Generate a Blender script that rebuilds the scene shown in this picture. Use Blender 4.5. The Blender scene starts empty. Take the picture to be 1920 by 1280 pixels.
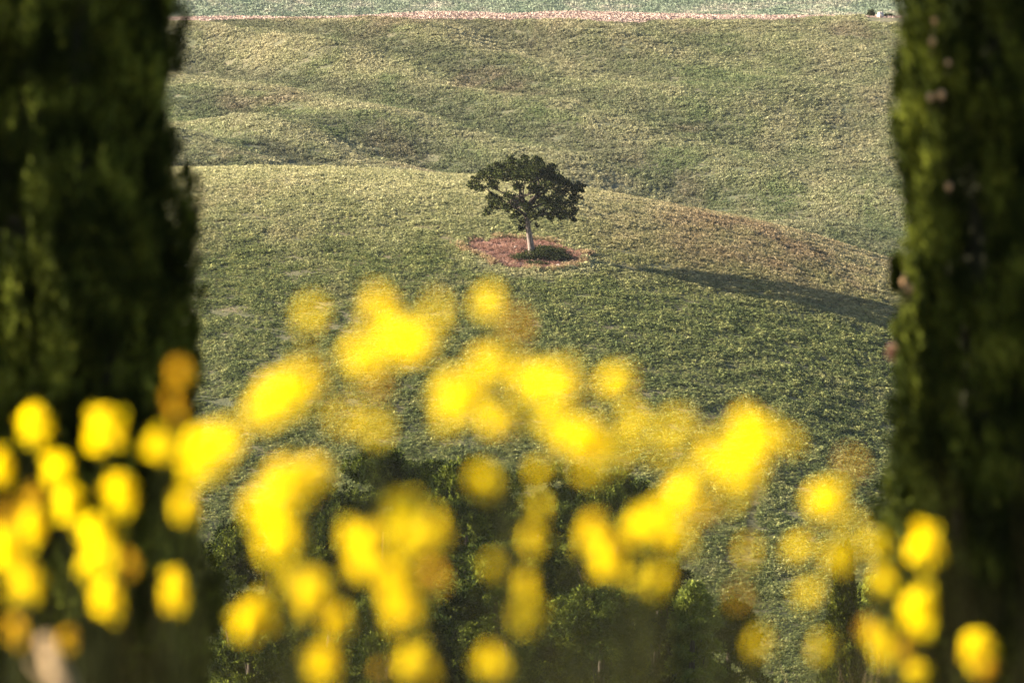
import bpy, math, random
import numpy as np
from mathutils import Vector

random.seed(7)
rng = np.random.default_rng(11)
sc = bpy.context.scene
col = sc.collection

# ------------------------------------------------------------------ camera
LENS, SENSOR = 200.0, 36.0
PITCH = math.radians(6.5)
FOCUS = 490.0
cd = bpy.data.cameras.new("camera")
cam = bpy.data.objects.new("camera", cd)
col.objects.link(cam)
cam.location = (0, 0, 0)
cam.rotation_euler = (math.radians(90) - PITCH, 0, 0)
cd.lens, cd.sensor_width = LENS, SENSOR
cd.clip_start, cd.clip_end = 0.1, 8000
cd.dof.use_dof = True
cd.dof.focus_distance = FOCUS
cd.dof.aperture_fstop = 3.4
cd.dof.aperture_blades = 0
sc.camera = cam

# ------------------------------------------------------------------ world, sun, exposure
SUN_EL = math.radians(21)
SUN_AZ = math.radians(-87)          # clockwise from +Y: low on the left, a little beyond the trees
w = bpy.data.worlds.new("World")
sc.world = w
w.use_nodes = True
nt = w.node_tree
nt.nodes.clear()
sky = nt.nodes.new("ShaderNodeTexSky")
sky.sky_type = 'NISHITA'
sky.sun_disc = False
sky.sun_elevation = SUN_EL
sky.sun_rotation = SUN_AZ
bg = nt.nodes.new("ShaderNodeBackground")
bg.inputs[1].default_value = 0.05
wo = nt.nodes.new("ShaderNodeOutputWorld")
nt.links.new(sky.outputs[0], bg.inputs[0])
nt.links.new(bg.outputs[0], wo.inputs[0])

sd = bpy.data.lights.new("sun", 'SUN')
sd.energy = 5.0
sd.angle = math.radians(0.5)
sd.color = (1.0, 0.87, 0.68)
sun = bpy.data.objects.new("sun", sd)
col.objects.link(sun)
sdir = Vector((math.cos(SUN_EL) * math.sin(SUN_AZ), math.cos(SUN_EL) * math.cos(SUN_AZ), math.sin(SUN_EL)))
sun.rotation_euler = (-sdir).to_track_quat('-Z', 'Y').to_euler()

sc.view_settings.view_transform = 'Standard'
sc.view_settings.look = 'None'
sc.view_settings.exposure = 2.5
sc.view_settings.gamma = 1
sc.view_settings.use_curve_mapping = False
sc.render.engine = 'CYCLES'
sc.cycles.max_bounces = 6
sc.cycles.diffuse_bounces = 3
sc.cycles.glossy_bounces = 2
sc.cycles.transmission_bounces = 3
sc.cycles.volume_bounces = 1
sc.cycles.use_denoising = True
sc.cycles.use_adaptive_sampling = False

# ------------------------------------------------------------------ helpers
K = SENSOR / 1920 / LENS


def at(px, py, Y):
    """world point seen at photograph pixel (px, py), at forward distance Y"""
    u, v = (px - 960) * K, -(py - 640) * K
    dy = math.cos(PITCH) + v * math.sin(PITCH)
    dz = -math.sin(PITCH) + v * math.cos(PITCH)
    return Vector((u / dy * Y, Y, dz / dy * Y))


def tag(o, label=None, cat=None, group=None, kind=None):
    if label: o['label'] = label
    if cat: o['category'] = cat
    if group: o['group'] = group
    if kind: o['kind'] = kind
    return o


def empty(name, loc, label, cat, group=None):
    o = bpy.data.objects.new(name, None)
    o.empty_display_size = 0.5
    col.objects.link(o)
    o.location = loc
    return tag(o, label, cat, group)


def mesh_np(name, verts, faces, mats, parent=None, smooth=False, loc=None, midx=None):
    verts = np.asarray(verts, dtype=np.float32)
    faces = np.asarray(faces, dtype=np.int32)
    me = bpy.data.meshes.new(name)
    n, k = faces.shape
    me.vertices.add(len(verts))
    me.vertices.foreach_set("co", verts.ravel())
    me.loops.add(n * k)
    me.loops.foreach_set("vertex_index", faces.ravel())
    me.polygons.add(n)
    me.polygons.foreach_set("loop_start", np.arange(0, n * k, k, dtype=np.int32))
    if smooth:
        me.polygons.foreach_set("use_smooth", np.ones(n, dtype=bool))
    if not isinstance(mats, (list, tuple)): mats = [mats]
    for m in mats: me.materials.append(m)
    if midx is not None:
        me.polygons.foreach_set("material_index", np.asarray(midx, dtype=np.int32))
    me.update(calc_edges=True)
    me.validate()
    o = bpy.data.objects.new(name, me)
    col.objects.link(o)
    if parent is not None: o.parent = parent
    if loc is not None: o.location = loc
    return o


def _hash(ix, iy, seed):
    h = (ix.astype(np.int64) * 374761393 + iy.astype(np.int64) * 668265263 + seed * 1442695041) & 0xffffffff
    h = ((h ^ (h >> 13)) * 1274126177) & 0xffffffff
    return ((h ^ (h >> 16)) & 0xffff) / 65535.0


def vnoise(x, y, seed=0):
    x = np.asarray(x, float); y = np.asarray(y, float)
    ix, iy = np.floor(x), np.floor(y)
    fx, fy = x - ix, y - iy
    fx = fx * fx * fx * (fx * (fx * 6 - 15) + 10); fy = fy * fy * fy * (fy * (fy * 6 - 15) + 10)
    a = _hash(ix, iy, seed); b = _hash(ix + 1, iy, seed)
    c = _hash(ix, iy + 1, seed); d = _hash(ix + 1, iy + 1, seed)
    return ((a + (b - a) * fx) * (1 - fy) + (c + (d - c) * fx) * fy) * 2 - 1


def fbm(x, y, oct=4, seed=0):
    s, a, t = 0, 1, 0
    for i in range(oct):
        s = s + a * vnoise(x * 2 ** i + i * 17.3, y * 2 ** i - i * 9.1, seed + i); t += a; a *= .5
    return s / t


def pchip(xk, yk):
    xk = np.array(xk, float); yk = np.array(yk, float)
    h = np.diff(xk); d = np.diff(yk) / h
    m = np.zeros_like(xk)
    m[1:-1] = (d[:-1] * h[1:] + d[1:] * h[:-1]) / (h[:-1] + h[1:])      # smooth, not clipped
    m[0], m[-1] = d[0], d[-1]

    def f(x):
        x = np.clip(np.asarray(x, float), xk[0], xk[-1])
        i = np.clip(np.searchsorted(xk, x) - 1, 0, len(xk) - 2)
        t = (x - xk[i]) / h[i]
        return ((2 * t ** 3 - 3 * t ** 2 + 1) * yk[i] + (t ** 3 - 2 * t ** 2 + t) * h[i] * m[i]
                + (-2 * t ** 3 + 3 * t ** 2) * yk[i + 1] + (t ** 3 - t ** 2) * h[i] * m[i + 1])
    return f


def sstep(a, b, x):
    t = np.clip((np.asarray(x, float) - a) / (b - a), 0, 1)
    return t * t * (3 - 2 * t)


# ------------------------------------------------------------------ terrain height
PK = [(-60, -1.6), (-5, -1.65), (4, -1.75), (9, -2.15), (14, -3.0), (30, -6.8), (60, -12.2), (100, -18.6), (200, -39), (300, -57), (345, -66),
      (372, -70.6), (390, -71.3), (402, -70), (420, -66.3), (440, -61.9), (460, -57.4), (480, -53.2), (500, -49.55),
      (520, -47.3), (535, -46.5), (550, -46.95), (572, -49.6), (600, -55.5), (620, -60.5), (640, -64.2), (660, -64.6), (690, -62.2), (730, -58),
      (770, -53.4), (805, -49.4), (830, -47.5), (850, -48.3), (880, -51.2), (930, -57), (1000, -64.5), (1200, -76), (1300, -80),
      (1400, -79.2), (1460, -77.6), (1560, -74), (1800, -62), (2200, -38), (2700, -5)]
P = pchip(*zip(*PK))
L1 = pchip([-200, -90, -32, -15, -4.6, 2, 7, 14, 25, 37, 60, 120, 250], [-12, -2.5, 1.0, .85, .45, .0, -.8, -2.1, -4.3, -7.9, -16, -28, -34])
L1b = pchip([-200, -90, -32, -15, 0, 10, 20, 34, 60, 120, 250], [-10, -2.0, .1, .1, 0, -.75, -2.3, -5.2, -11.5, -22, -28])
L2 = pchip([-300, -120, -48, -20, 3, 30, 57, 120, 300], [-10, -2, -.25, .25, .5, .3, -.3, -2.5, -10])


def H(x, y):
    x = np.asarray(x, float); y = np.asarray(y, float)
    z = P(y)
    wk = sstep(395, 470, y) * (1 - sstep(590, 640, y))
    cb = sstep(495, 545, y)
    z = z + wk * (L1(x) * cb + L1b(x) * (1 - cb))
    z = z + sstep(760, 835, y) * (1 - sstep(900, 1000, y)) * L2(x)
    # rolling of the back hill: swells and soft gullies
    w2 = sstep(645, 690, y) * (1 - sstep(1000, 1200, y))
    edge = 1 - .75 * sstep(800, 835, y)
    swell = 1 + .45 * (1 - sstep(-30, 25, x))
    a = .88 * np.sin(2 * np.pi * (y + 1.3 * x + 5 * vnoise(x / 40, y / 60, 15)) / 34 - .31) * (1 - .65 * sstep(-15, 35, x)) * (.75 + .4 * vnoise(x / 25, y / 30, 16)) * (1 - sstep(70, 130, np.abs(x)))
    z = z - .11 * (x + 10) * sstep(640, 655, y) * (1 - sstep(690, 760, y)) * (1 - .8 * sstep(12, 34, x)) * (1 - sstep(60, 110, np.abs(x)))
    b = swell * (1.7 * vnoise(x / 30 + y / 70 + 5.2, y / 30 - x / 90, 3) + .7 * vnoise(x / 14 + y / 40, y / 16, 8))
    z = z + w2 * edge * (a + b)
    # gentle relief of the knoll
    z = z + wk * (.28 * vnoise(x / 17 + 3, y / 21, 5) + .10 * vnoise(x / 6, y / 7, 6))
    # far fields
    w3 = sstep(1150, 1300, y)
    z = z + w3 * (1.2 * vnoise(x / 70 + 1, y / 60, 9) + 8 * (1 - np.exp(-np.abs(x) / 900)) )
    # near slope
    w4 = sstep(40, 120, y) * (1 - sstep(350, 390, y))
    z = z + w4 * .5 * (vnoise(x / 13, y / 13, 12) - .8)
    z = z + .05 * vnoise(x / 1.7, y / 1.7, 20) * sstep(0, 30, y)
    return z


def Hf(x, y):
    return float(H(np.array([x]), np.array([y]))[0])


def project(p):
    """world -> photograph pixel"""
    x, y, z = p
    f = y * math.cos(PITCH) - z * math.sin(PITCH)
    u = y * math.sin(PITCH) + z * math.cos(PITCH)
    return 960 + x / f / K, 640 - u / f / K


def ray_ground(px, py, y0, y1):
    """first terrain hit between y0 and y1 for the pixel"""
    ys = np.linspace(y0, y1, 1500)
    d = at(px, py, 1.0)
    hit = np.nonzero(d.z * ys <= H(d.x * ys, ys))[0]
    y = ys[hit[0]] if len(hit) else y1
    return d.x * y, y


TREE_X, TREE_Y = ray_ground(998, 486, 430, 545)
PIT_X, PIT_Y = ray_ground(984, 478, 430, 545)
PIT_A, PIT_B = 4.5, 5.1


_pp = [ray_ground(q[0], q[1], 430, 545) for q in ((886, 450), (925, 451), (985, 453), (1030, 458), (1065, 469), (1092, 486), (1078, 499), (1040, 506),
                                                 (985, 504), (940, 498), (910, 483))]
_pp = sorted((math.atan2(b - PIT_Y, a - PIT_X), math.hypot(a - PIT_X, b - PIT_Y)) for a, b in _pp)
_pp = [(a - 2 * math.pi, r) for a, r in _pp] + _pp + [(a + 2 * math.pi, r) for a, r in _pp]
PIT_ANG, PIT_RAD = np.array([q[0] for q in _pp]), np.array([q[1] for q in _pp])


def pit_d(x, y):
    """<1 inside the uncultivated patch round the oak, a rounded shape pointed on its left"""
    a = np.arctan2(y - PIT_Y, x - PIT_X)
    return np.hypot(x - PIT_X, y - PIT_Y) / np.interp(a, PIT_ANG, PIT_RAD) + .10 * vnoise(x / .9, y / .9, 31) + .06 * vnoise(x / .35, y / .35, 32)


# ------------------------------------------------------------------ materials
class NB:
    def __init__(s, name):
        s.m = bpy.data.materials.new(name); s.m.use_nodes = True
        s.t = s.m.node_tree; s.t.nodes.clear()

    def n(s, t, ins=None, **kw):
        nd = s.t.nodes.new(t)
        for k, v in kw.items(): setattr(nd, k, v)
        for k, v in (ins or {}).items():
            if isinstance(v, bpy.types.NodeSocket): s.t.links.new(v, nd.inputs[k])
            else: nd.inputs[k].default_value = v
        return nd

    def noise(s, vec, scale, detail=3, rough=.55, dist=0):
        return s.n('ShaderNodeTexNoise', {'Vector': vec, 'Scale': scale, 'Detail': detail, 'Roughness': rough, 'Distortion': dist}).outputs[0]

    def ramp(s, fac, stops):
        r = s.n('ShaderNodeValToRGB', {0: fac})
        e = r.color_ramp.elements
        while len(e) < len(stops): e.new(.5)
        for i, (p, c) in enumerate(stops):
            e[i].position = p; e[i].color = (*c, 1) if len(c) == 3 else c
        return r.outputs[0]

    def mix(s, f, a, b):
        nd = s.n('ShaderNodeMix', data_type='RGBA')
        for i, v in ((0, f), (6, a), (7, b)):
            if isinstance(v, bpy.types.NodeSocket): s.t.links.new(v, nd.inputs[i])
            else: nd.inputs[i].default_value = v if i == 0 else (*v, 1)
        return nd.outputs[2]

    def math(s, op, a, b=0.0, c=None, clamp=False):
        nd = s.n('ShaderNodeMath', operation=op, use_clamp=clamp)
        for i, v in ((0, a), (1, b), (2, c)):
            if v is None: continue
            if isinstance(v, bpy.types.NodeSocket): s.t.links.new(v, nd.inputs[i])
            else: nd.inputs[i].default_value = v
        return nd.outputs[0]

    def remap(s, v, a, b, lo=0, hi=1):
        return s.n('ShaderNodeMapRange', {0: v, 1: a, 2: b, 3: lo, 4: hi}).outputs[0]

    def pos(s, scale=(1, 1, 1)):
        g = s.n('ShaderNodeNewGeometry')
        return s.n('ShaderNodeMapping', {0: g.outputs['Position'], 3: scale}).outputs[0]

    def leaf(s, colr, transl=.35, rough=.75, tcol=None, spec=.03):
        p = s.n('ShaderNodeBsdfPrincipled', {'Roughness': rough, 'Specular IOR Level': spec})
        s.t.links.new(colr, p.inputs['Base Color'])
        tr = s.n('ShaderNodeBsdfTranslucent', {'Color': tcol if tcol is not None else colr})
        mx = s.n('ShaderNodeMixShader', {0: transl, 1: p.outputs[0], 2: tr.outputs[0]})
        s.out(mx.outputs[0])
        return s.m

    def solid(s, colr, rough=.85, bump=None, bstr=.4, bdist=.05):
        p = s.n('ShaderNodeBsdfPrincipled', {'Roughness': rough, 'Specular IOR Level': .2})
        s.t.links.new(colr, p.inputs['Base Color'])
        if bump is not None:
            b = s.n('ShaderNodeBump', {'Height': bump, 'Strength': bstr, 'Distance': bdist})
            s.t.links.new(b.outputs[0], p.inputs['Normal'])
        s.out(p.outputs[0])
        return s.m

    def out(s, sh):
        o = s.n('ShaderNodeOutputMaterial')
        s.t.links.new(sh, o.inputs[0])


def hue_shift(nb, colr, k):
    return nb.mix(1.0, colr, colr)


def crop_color(nb, which, rnd):
    """colour of a crop, from where it grows: green, dry straw and rusty patches"""
    p = nb.pos((1, .35, 0))
    big = nb.noise(p, .055, 3, .6, .4)
    mid = nb.noise(p, .22, 3, .6)
    fine = nb.remap(nb.noise(nb.pos((.8, .45, 0)), .8, 3, .6), .25, .75)
    s = nb.math('ADD', nb.math('MULTIPLY', big, .6), nb.math('MULTIPLY', mid, .4))
    g = nb.n('ShaderNodeNewGeometry').outputs['Position']
    xyz = nb.n('ShaderNodeSeparateXYZ', {0: g})
    X, Y = xyz.outputs[0], xyz.outputs[1]
    if which == 'knoll':
        green = nb.ramp(nb.math('ADD', nb.math('MULTIPLY', fine, .65), nb.math('MULTIPLY', rnd, .35)),
                        [(.2, (.072, .092, .034)), (.5, (.128, .148, .052)), (.8, (.235, .235, .085))])
        dry = nb.ramp(rnd, [(.0, (.28, .27, .13)), (.5, (.37, .345, .175)), (1, (.47, .43, .24))])
        rust = nb.ramp(rnd, [(.0, (.12, .075, .045)), (.6, (.20, .125, .075)), (1, (.31, .215, .135))])
        # ripening towards the crest
        up = nb.math('ADD', nb.remap(Y, 488, 536, 0, 1.0), nb.remap(mid, .35, .75, -.30, .25))
        c = nb.mix(nb.math('MAXIMUM', up, 0, clamp=True), green, dry)
        # rusty shoulder on the right, upper part
        a = nb.math('MULTIPLY', nb.remap(X, 3, 17), nb.remap(Y, 492, 512))
        a2 = nb.math('MULTIPLY', a, nb.remap(s, .36, .56, .25, 1.0))
        c = nb.mix(nb.math('MULTIPLY', a2, .78, clamp=True), c, rust)
        # dry halo round the uncultivated patch
        dx = nb.math('DIVIDE', nb.math('SUBTRACT', X, float(PIT_X + .6)), 7.2)
        dy = nb.math('DIVIDE', nb.math('SUBTRACT', Y, float(PIT_Y - 1.0)), 7.6)
        r = nb.math('SQRT', nb.math('ADD', nb.math('MULTIPLY', dx, dx), nb.math('MULTIPLY', dy, dy)))
        halo = nb.math('SUBTRACT', nb.remap(r, .7, 1.15, 1, 0), nb.remap(fine, .3, .8, 0, .5))
        c = nb.mix(nb.math('MULTIPLY', halo, .9, clamp=True), c, dry)
        c = nb.mix(nb.math('MULTIPLY', nb.remap(s, .56, .68), .30), c, rust)
        return c
    if which == 'back':
        green = nb.ramp(nb.math('ADD', nb.math('MULTIPLY', fine, .65), nb.math('MULTIPLY', rnd, .35)),
                        [(.2, (.085, .113, .048)), (.5, (.142, .172, .073)), (.8, (.235, .25, .12))])
        dry = nb.ramp(rnd, [(.0, (.20, .18, .10)), (.5, (.30, .27, .15)), (1, (.42, .38, .23))])
        rust = nb.ramp(rnd, [(.1, (.10, .07, .05)), (.6, (.21, .14, .095)), (.95, (.34, .26, .19))])
        c = nb.mix(nb.math('MULTIPLY', nb.math('ADD', nb.remap(s, .40, .62), nb.remap(Y, 780, 835, 0, .4)), .8, clamp=True), green, dry)
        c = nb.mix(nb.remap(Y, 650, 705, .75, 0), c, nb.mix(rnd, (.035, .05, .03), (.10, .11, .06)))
        # shade bands painted dark into the swell troughs, sunlit straw onto their backs
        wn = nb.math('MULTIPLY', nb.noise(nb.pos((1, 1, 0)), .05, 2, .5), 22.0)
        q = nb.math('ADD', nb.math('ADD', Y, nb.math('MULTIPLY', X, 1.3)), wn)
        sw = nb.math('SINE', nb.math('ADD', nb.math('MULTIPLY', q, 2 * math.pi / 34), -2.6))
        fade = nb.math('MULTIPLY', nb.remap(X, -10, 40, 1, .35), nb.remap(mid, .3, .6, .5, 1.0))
        band_shade = nb.math('MULTIPLY', nb.remap(sw, .1, -.8), fade)
        c = nb.mix(nb.math('MULTIPLY', band_shade, .75), c, nb.mix(rnd, (.038, .050, .030), (.10, .105, .062)))
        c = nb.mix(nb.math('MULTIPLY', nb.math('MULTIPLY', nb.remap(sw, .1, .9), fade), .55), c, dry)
        n2 = nb.noise(nb.pos((1, .5, 0)), .045, 3, .6, .6)
        c = nb.mix(nb.math('MULTIPLY', nb.remap(n2, .55, .68), .65), c, rust)
        return c
    green = nb.ramp(s, [(.35, (.13, .17, .11)), (.5, (.19, .22, .15)), (.62, (.31, .29, .22)), (.7, (.38, .29, .25))])
    return green


def mat_crop(which, transl):
    nb = NB(which + '_crop')
    rnd = nb.n('ShaderNodeObjectInfo').outputs['Random']
    return nb.leaf(crop_color(nb, which, rnd), transl, .75)


def mat_ground(name, a, b, c, sc_=.6, bump=1.2):
    nb = NB(name)
    n1 = nb.noise(nb.pos(), sc_, 6, .65)
    n2 = nb.noise(nb.pos((1, .5, 1)), sc_ * .12, 4, .6)
    base = nb.ramp(n1, [(.3, a), (.5, b), (.7, c)])
    base = nb.mix(nb.remap(n2, .4, .65, 0, .5), base, c)
    return nb.solid(base, .95, nb.noise(nb.pos(), 3.0, 6, .7), .7, .3)


M_near = mat_ground('near_ground', (.06, .055, .028), (.10, .085, .045), (.17, .14, .075))
M_soil_k = mat_ground('knoll_soil', (.045, .055, .024), (.07, .075, .034), (.13, .105, .055))
M_soil_b = mat_ground('back_soil', (.05, .065, .03), (.08, .09, .045), (.15, .125, .075))


def mat_far():
    nb = NB('far_field')
    p = nb.pos((.35, 1, 0))
    s = nb.noise(p, .05, 4, .6, .5)
    fine = nb.noise(nb.pos((1, .3, 0)), .6, 3, .7)
    t = nb.math('ADD', nb.math('MULTIPLY', s, .8), nb.math('MULTIPLY', fine, .2))
    c = nb.ramp(t, [(.36, (.16, .17, .13)), (.47, (.21, .22, .165)), (.53, (.31, .285, .22)), (.60, (.40, .31, .27))])
    return nb.solid(c, .95, nb.noise(nb.pos(), .6, 4, .7), .8, 1.5)


M_far = mat_far()


def mat_stubble():
    nb = NB('stubble')
    rnd = nb.n('ShaderNodeObjectInfo').outputs['Random']
    n = nb.noise(nb.pos((.25, 2.2, 1)), .6, 4, .7)
    f = nb.math('ADD', nb.math('MULTIPLY', n, .6), nb.math('MULTIPLY', rnd, .4))
    c = nb.ramp(f, [(.3, (.31, .22, .18)), (.5, (.40, .29, .24)), (.7, (.48, .37, .31))])
    return nb.solid(c, .9, n, .5, .3)


M_stub = mat_stubble()


def mat_pit():
    nb = NB('pit_soil')
    n = nb.noise(nb.pos(), 1.6, 5, .7)
    c = nb.ramp(n, [(.3, (.07, .035, .028)), (.5, (.16, .08, .062)), (.68, (.30, .18, .14)), (.8, (.42, .30, .25))])
    return nb.solid(c, .95, n, .9, .25)


M_pit = mat_pit()


def mat_leaf(name, stops, scale=1.0, transl=.3, rough=.8, spec=.03, wi=.5, tcol=None):
    nb = NB(name)
    r = nb.n('ShaderNodeNewGeometry').outputs['Random Per Island']
    n = nb.noise(nb.pos(), scale, 2, .6)
    r = nb.math('ADD', nb.math('MULTIPLY', r, .6), nb.math('MULTIPLY', nb.n('ShaderNodeObjectInfo').outputs['Random'], .4)) if wi < .4 else r
    n = nb.remap(n, .5 - .25 * (1 if wi < .4 else 2), .5 + .25 * (1 if wi < .4 else 2))
    f = nb.math('ADD', nb.math('MULTIPLY', r, wi), nb.math('MULTIPLY', n, 1 - wi))
    return nb.leaf(nb.ramp(f, stops), transl, rough, spec=spec, tcol=None if tcol is None else (*tcol, 1))


M_oakleaf = mat_leaf('oak_leaves', [(.25, (.009, .014, .005)), (.5, (.022, .030, .009)), (.75, (.062, .068, .020))], 1.2, .14)
M_cyp = mat_leaf('cypress_foliage', [(.2, (.005, .008, .0015)), (.48, (.020, .028, .004)), (.74, (.12, .14, .017)), (1, (.30, .31, .045))], 3.0, .15, wi=.35)
M_pine = mat_leaf('pine_foliage', [(.2, (.004, .008, .002)), (.45, (.016, .027, .005)), (.8, (.11, .13, .016))], .8, .10, wi=.3)
M_olive = mat_leaf('pale_foliage', [(.25, (.07, .09, .018)), (.5, (.14, .17, .03)), (.75, (.22, .25, .04))], 1.2, .25, wi=.3)
M_shrub = mat_leaf('shrub_leaves', [(.25, (.015, .022, .009)), (.5, (.032, .042, .016)), (.75, (.08, .085, .03))], 2, .2)
M_grass = mat_leaf('wild_grass', [(.25, (.010, .011, .004)), (.5, (.020, .021, .007)), (.75, (.05, .042, .016))], .8, .2)
M_dry = mat_leaf('dry_grass', [(.25, (.11, .08, .04)), (.5, (.24, .17, .09)), (.75, (.42, .31, .18))], .8, .3)
M_redg = mat_leaf('red_grass', [(.25, (.10, .05, .035)), (.5, (.24, .12, .09)), (.75, (.42, .28, .21))], 1.2, .3)
M_petal = mat_leaf('yellow_petals', [(.2, (.90, .66, .004)), (.45, (.95, .82, .006)), (.8, (.97, .90, .015))], 30, .55, .5, .1, tcol=(.97, .75, .004))
M_petal_o = mat_leaf('orange_petals', [(.2, (.65, .36, .01)), (.45, (.80, .50, .012)), (.8, (.88, .64, .02))], 30, .45, .5, .1)
M_stem = mat_leaf('green_stems', [(.25, (.012, .014, .005)), (.5, (.020, .024, .007)), (.75, (.04, .042, .012))], 5, .1)


def mat_bark(name, a, b, c, sc_=3):
    nb = NB(name)
    n = nb.noise(nb.pos((3, 3, .6)), sc_, 5, .7)
    return nb.solid(nb.ramp(n, [(.3, a), (.5, b), (.7, c)]), .9, n, .9, .06)


M_bark = mat_bark('oak_bark', (.055, .04, .033), (.14, .11, .095), (.27, .22, .195))
M_dbark = mat_bark('dark_bark', (.02, .016, .012), (.045, .035, .027), (.08, .062, .048))
M_cypin = mat_bark('cypress_inner', (.012, .014, .006), (.022, .024, .010), (.04, .04, .016), 6)
M_rock = mat_bark('pale_stone', (.22, .18, .15), (.42, .36, .31), (.60, .53, .47), 2)
M_wood = mat_bark('dry_wood', (.20, .13, .07), (.34, .24, .13), (.48, .36, .22), 8)
M_cone = mat_bark('cone_scale', (.40, .22, .10), (.62, .38, .19), (.75, .52, .30), 14)

# ------------------------------------------------------------------ terrain sheets


def fan(name, ys, fac, mats, ncol=260, midf=None, x0=150, x1=.6):
    ys = np.asarray(ys, float)
    s = np.linspace(-1, 1, ncol)
    s = np.sign(s) * (.32 * np.abs(s) + .68 * np.abs(s) ** 3)
    X = (x0 + x1 * ys)[:, None] * s[None, :]
    Y = np.repeat(ys[:, None], ncol, 1)
    Z = H(X, Y)
    V = np.stack([X, Y, Z], -1).reshape(-1, 3)
    r = np.arange(len(ys) - 1)[:, None] * ncol + np.arange(ncol - 1)[None, :]
    F = np.stack([r, r + 1, r + 1 + ncol, r + ncol], -1).reshape(-1, 4)
    mi = None
    if midf is not None:
        cx = V[F].mean(1)
        mi = midf(cx[:, 0], cx[:, 1])
    o = mesh_np(name, V, F, mats, smooth=True, midx=mi)
    o['kind'] = 'structure'
    return o


yn = np.concatenate([np.linspace(-60, 60, 90), np.linspace(61, 386, 200)[0:]])
fan('near_slope', yn, 1, M_near)
fan('field_hill', np.linspace(386, 640, 300), 1, M_soil_k, 420)
fan('back_hill', np.concatenate([np.linspace(640, 900, 240), np.linspace(903, 1150, 60)]), 1,
    [M_soil_b, M_stub], 420)
fan('far_hills', np.concatenate([np.linspace(1150, 1600, 150), np.linspace(1610, 2700, 70)]), 1, M_far, 320)

# pit sheet: soil patch 4 mm.. laid over the field sheet
th = np.linspace(0, 2 * np.pi, 65)[:-1]
rr = np.linspace(0, 1, 14)[1:]
V = [(PIT_X, PIT_Y, Hf(PIT_X, PIT_Y) + .07)]
for r in rr:
    for a in th:
        q_ = float(np.interp(math.atan2(math.sin(a), math.cos(a)), PIT_ANG, PIT_RAD)) * 1.04
        x, y = PIT_X + q_ * r * math.cos(a), PIT_Y + q_ * r * math.sin(a)
        V.append((x, y, Hf(x, y) + .07 + .04 * float(vnoise(x * 2, y * 2, 4)) * (1 - r)))
F = []
n = 64
for i in range(n): F.append((0, 1 + i, 1 + (i + 1) % n, 1 + (i + 1) % n))
me = bpy.data.meshes.new('bare_soil')
faces = [(0, 1 + i, 1 + (i + 1) % n) for i in range(n)]
for k in range(len(rr) - 1):
    for i in range(n):
        a, b = 1 + k * n + i, 1 + k * n + (i + 1) % n
        faces.append((a, a + n, b + n, b))
me.from_pydata(V, [], faces)
me.materials.append(M_pit)
for p_ in me.polygons: p_.use_smooth = True
o = bpy.data.objects.new('bare_soil', me); col.objects.link(o)
tag(o, 'rounded patch of reddish bare soil at the foot of the lone oak', kind='structure')

# ------------------------------------------------------------------ crop: tufts instanced over points


def tuft_mesh(name, mat, n, rad, hgt, lw, ll, seed, up=.5, flat=9.):
    r = np.random.default_rng(seed)
    V, F = [], []
    for i in range(n):
        a = r.uniform(0, 2 * np.pi); d = rad * np.sqrt(r.uniform(0, 1))
        h = hgt * r.uniform(.25, 1) * (1 - .5 * (d / rad) ** 2)
        c = np.array([d * np.cos(a), d * np.sin(a), h])
        t = np.array([np.cos(a) * r.uniform(.2, 1), np.sin(a) * r.uniform(.2, 1), r.uniform(-.2, 1) * up * 2])
        t += r.normal(0, .35, 3); t /= np.linalg.norm(t)
        s = np.cross(t, np.array([0, 0, 1.]) + r.normal(0, flat, 3)); s /= np.linalg.norm(s)
        L, W = ll * r.uniform(.6, 1.3), lw * r.uniform(.6, 1.3)
        b = len(V)
        V += [c - t * L * .5, c + s * W * .5, c + t * L * .5, c - s * W * .5]
        F.append((b, b + 1, b + 2, b + 3))
    me = bpy.data.meshes.new(name)
    me.from_pydata([tuple(v) for v in V], [], F)
    me.materials.append(mat)
    return me


def proto_coll(name, meshes):
    c = bpy.data.collections.new(name)
    for i, m in enumerate(meshes):
        c.objects.link(bpy.data.objects.new(m.name, m))
    return c


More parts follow.
